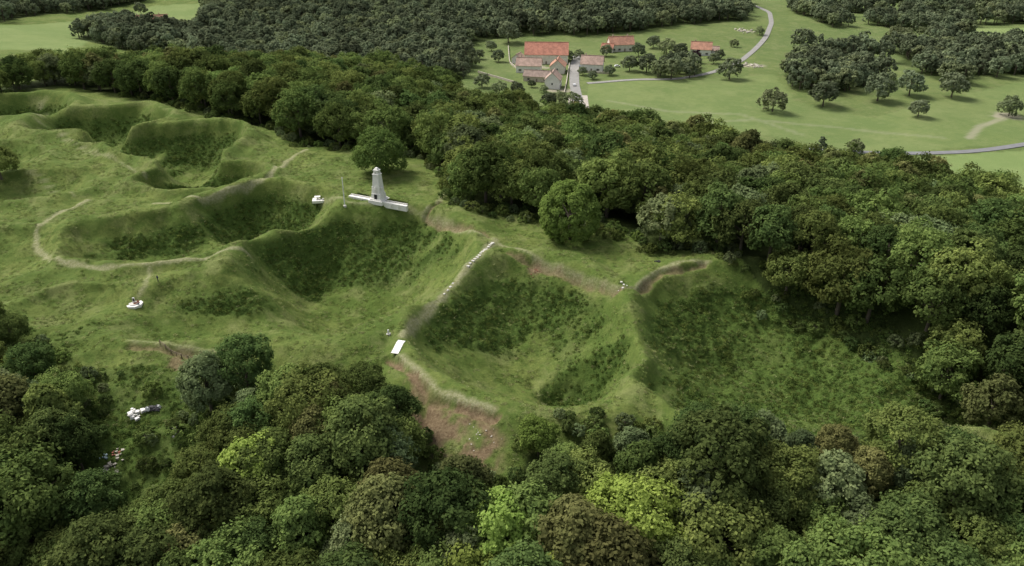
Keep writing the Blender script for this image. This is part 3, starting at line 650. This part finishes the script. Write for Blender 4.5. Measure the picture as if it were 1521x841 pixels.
def house(name,u,v,w,d,hw,hr,rot,roof,wall,nw=4,chim=1,storeys=1):
    x,y,z=G(u,v);y+=d/2*.6;z=float(gz(x,y)[0]);e=empty(name,x,y,z,math.radians(rot))
    V=[(-w/2,-d/2,-2),(w/2,-d/2,-2),(w/2,d/2,-2),(-w/2,d/2,-2),(-w/2,-d/2,hw),(w/2,-d/2,hw),(w/2,d/2,hw),(-w/2,d/2,hw),(-w/2,0,hw+hr-.05),(w/2,0,hw+hr-.05)]
    part("walls",e,V,[(0,1,5,4),(2,3,7,6),(1,2,6,9,5),(3,0,4,8,7)],wall)
    o=.55;dz=hr/(d/2)*o;t=.22
    W=w/2+.45
    for s in(-1,1):
        V=[(-W,s*(d/2+o),hw-dz),(W,s*(d/2+o),hw-dz),(W,0,hw+hr),(-W,0,hw+hr)];V+=[(a,b,c+t) for a,b,c in V]
        part("roof_slope",e,V,[(0,1,2,3),(7,6,5,4),(0,4,5,1),(1,5,6,2),(3,2,6,7),(0,3,7,4)],roof)
    boxp("ridge",e,0,0,hw+hr+.12,hw+hr+.42,2*W,.45,roof)
    for c in range(chim):
        cx=(-.32+.6*c)*w;boxp("chimney",e,cx,d*.08,hw+hr*.6,hw+hr+1.3,.8,.7,w_stone);boxp("chimney_pot",e,cx,d*.08,hw+hr+1.3,hw+hr+1.65,.4,.4,t_org)
    for st_ in range(storeys):
        zb=.9+2.8*st_
        for i in range(nw):
            cx=(-.5+(i+.5)/nw)*w*.9
            if st_==0 and i==nw//2: boxp("door",e,cx,-d/2-.03,0,2.2,1.1,.12,shut);continue
            boxp("window",e,cx,-d/2-.02,zb,zb+1.35,.95,.1,glass);boxp("window_sill",e,cx,-d/2-.08,zb-.13,zb-.01,1.2,.25,w_white)
            for s in(-1,1): boxp("shutter",e,cx+s*.78,-d/2-.03,zb,zb+1.35,.45,.07,shut)
            boxp("window",e,cx,d/2+.02,zb,zb+1.35,.95,.1,glass)
    for s in(-1,1): boxp("gable_window",e,s*(w/2+.02),0,hw*.45,hw*.45+1.3,.1,.9,glass)
    return e
b=house("farm_barn",812,94,31,19,7,6.8,-3,t_red,w_cream,5,0,1)
boxp("barn_door",b,-6,-9.56,0,4.5,4,.14,shut)
house("farmhouse",786,107,17,10,4.8,4.2,-8,t_pink,w_white,4,1)
house("farm_outbuilding",829,108,13,10,4.8,4.2,82,t_org,w_cream,3,1)
house("village_house",822,131,12,9.5,6,4.4,80,t_pink,w_white,3,1,2)
house("farm_shed",799,121,18,8,3.6,3,-14,t_brn,w_stone,3,0)
house("farm_shed",770,94,9,7,3.8,2.8,70,t_brn,w_white,2,0)
house("village_house",880,106,15,10,5.4,4.6,-12,t_pink,w_white,3,1,1)
house("village_house",922,76,19,11,5.4,5,8,t_org,w_cream,4,2,1)
house("garden_shed",903,78,9,7,3.4,2.8,-20,t_red,w_cream,2,0)
house("village_house",1042,82,15,10,4.8,4.4,-14,t_org,w_white,3,1,1)
house("garden_shed",1060,80,8,6,2.8,2.4,-14,t_pink,w_white,2,0)
house("village_house",766,162,11,9,3.5,3.6,30,t_org,w_cream,2,0)
house("long_farmhouse",222,42,29,11,4.8,5.4,16,t_org,w_stone,6,2)
for pts in ([(755,70),(757,95),(770,104)],[(710,108),(745,118),(765,124)],[(838,140),(842,120),(846,95)],[(868,108),(905,110)]):
    strip("garden_wall",R(pts),.45,w_stone,1.3,3,2.5)
def car(u,v,rot,col):
    x,y,z=G(u,v);e=empty("parked_car",x,y,z+.25,rot);pm=simple("car_paint",col,.03,1,.3)
    prof=[(-2.1,.35),(-2.1,.85),(-1.85,.95),(-1.5,1.4),(.35,1.42),(1.0,.95),(1.95,.85),(2.15,.6),(2.1,.35)]
    V=[(a,-.82,b) for a,b in prof]+[(a,.82,b) for a,b in prof];n=len(prof)
    part("body",e,V,[(i,(i+1)%n,n+(i+1)%n,n+i) for i in range(n)]+[tuple(range(n)),tuple(range(2*n-1,n-1,-1))],pm)
    for s in(-1,1):
        part("side_glass",e,[(-1.45,s*.83,.97),(.75,s*.83,.97),(.3,s*.83,1.34),(-1.3,s*.83,1.34)],[(0,1,2,3)],glass)
        for a in(-1.35,1.3):
            w_=cyl("wheel",e,0,0,-.1,.1,.33,.33,darkm,16);w_.rotation_euler=(math.pi/2,0,0);w_.location=(a,s*.76,.33)
    part("windscreen",e,[(.42,-.7,1.4),(1.0,-.7,.98),(1.0,.7,.98),(.42,.7,1.4)],[(0,1,2,3)],glass)
car(853,128,1.5,(.7,.7,.7));car(917,100,.2,(.75,.75,.76));car(862,100,1.5,(.2,.22,.25))
asph=simple("asphalt_worn",(.28,.27,.25),.12,.3,.9);grav=simple("gravel_track",(.46,.41,.35),.2,.3,.95);asd=simple("asphalt",(.20,.20,.205),.1,.3,.9)
strip("village_road",R([(862,166),(858,150),(853,125),(853,100),(858,80)]),6.5,asph,.22,4,.8)
strip("village_yard",R([(860,164),(858,142)]),12,grav,.16,4,.8)
strip("country_road",R([(872,124),(930,119),(1000,119),(1060,108),(1098,93),(1120,75),(1138,55),(1146,35),(1143,18),(1120,8),(1080,0)]),4.2,asph,.22,5,.8)
strip("valley_road",R([(1200,222),(1290,228),(1380,228),(1450,226),(1521,215),(1650,195)]),4.5,asd,.22,5,.8)
rocks("gravel_heap",1105,46,40,4,1.6,rubm,21);rocks("gravel_heap",1120,98,40,3.5,1.5,rubm,22)
# ------------------------------------------------------------ light
w=bpy.data.worlds.new("World");scene.world=w;w.use_nodes=True;nt=w.node_tree
bg=nt.nodes["Background"];sky=nt.nodes.new("ShaderNodeTexSky");sky.sky_type='NISHITA';sky.sun_disc=False
SE=52;SA=-55
sky.sun_elevation=math.radians(SE);sky.sun_rotation=math.radians(SA);sky.dust_density=4;sky.air_density=1.0
hs=nt.nodes.new("ShaderNodeHueSaturation");hs.inputs["Saturation"].default_value=.4
nt.links.new(sky.outputs[0],hs.inputs["Color"]);nt.links.new(hs.outputs[0],bg.inputs[0]);bg.inputs[1].default_value=.15
sd=bpy.data.lights.new("sun",'SUN');sd.energy=3.2;sd.angle=math.radians(26);sd.color=(1,.965,.90)
so=link(bpy.data.objects.new("sun",sd))
dirv=Vector((math.sin(math.radians(SA))*math.cos(math.radians(SE)),math.cos(math.radians(SA))*math.cos(math.radians(SE)),math.sin(math.radians(SE))))
so.rotation_euler=dirv.to_track_quat('Z','Y').to_euler();so.location=(0,0,200)
print("done",time.time()-T0,len(bpy.data.objects))
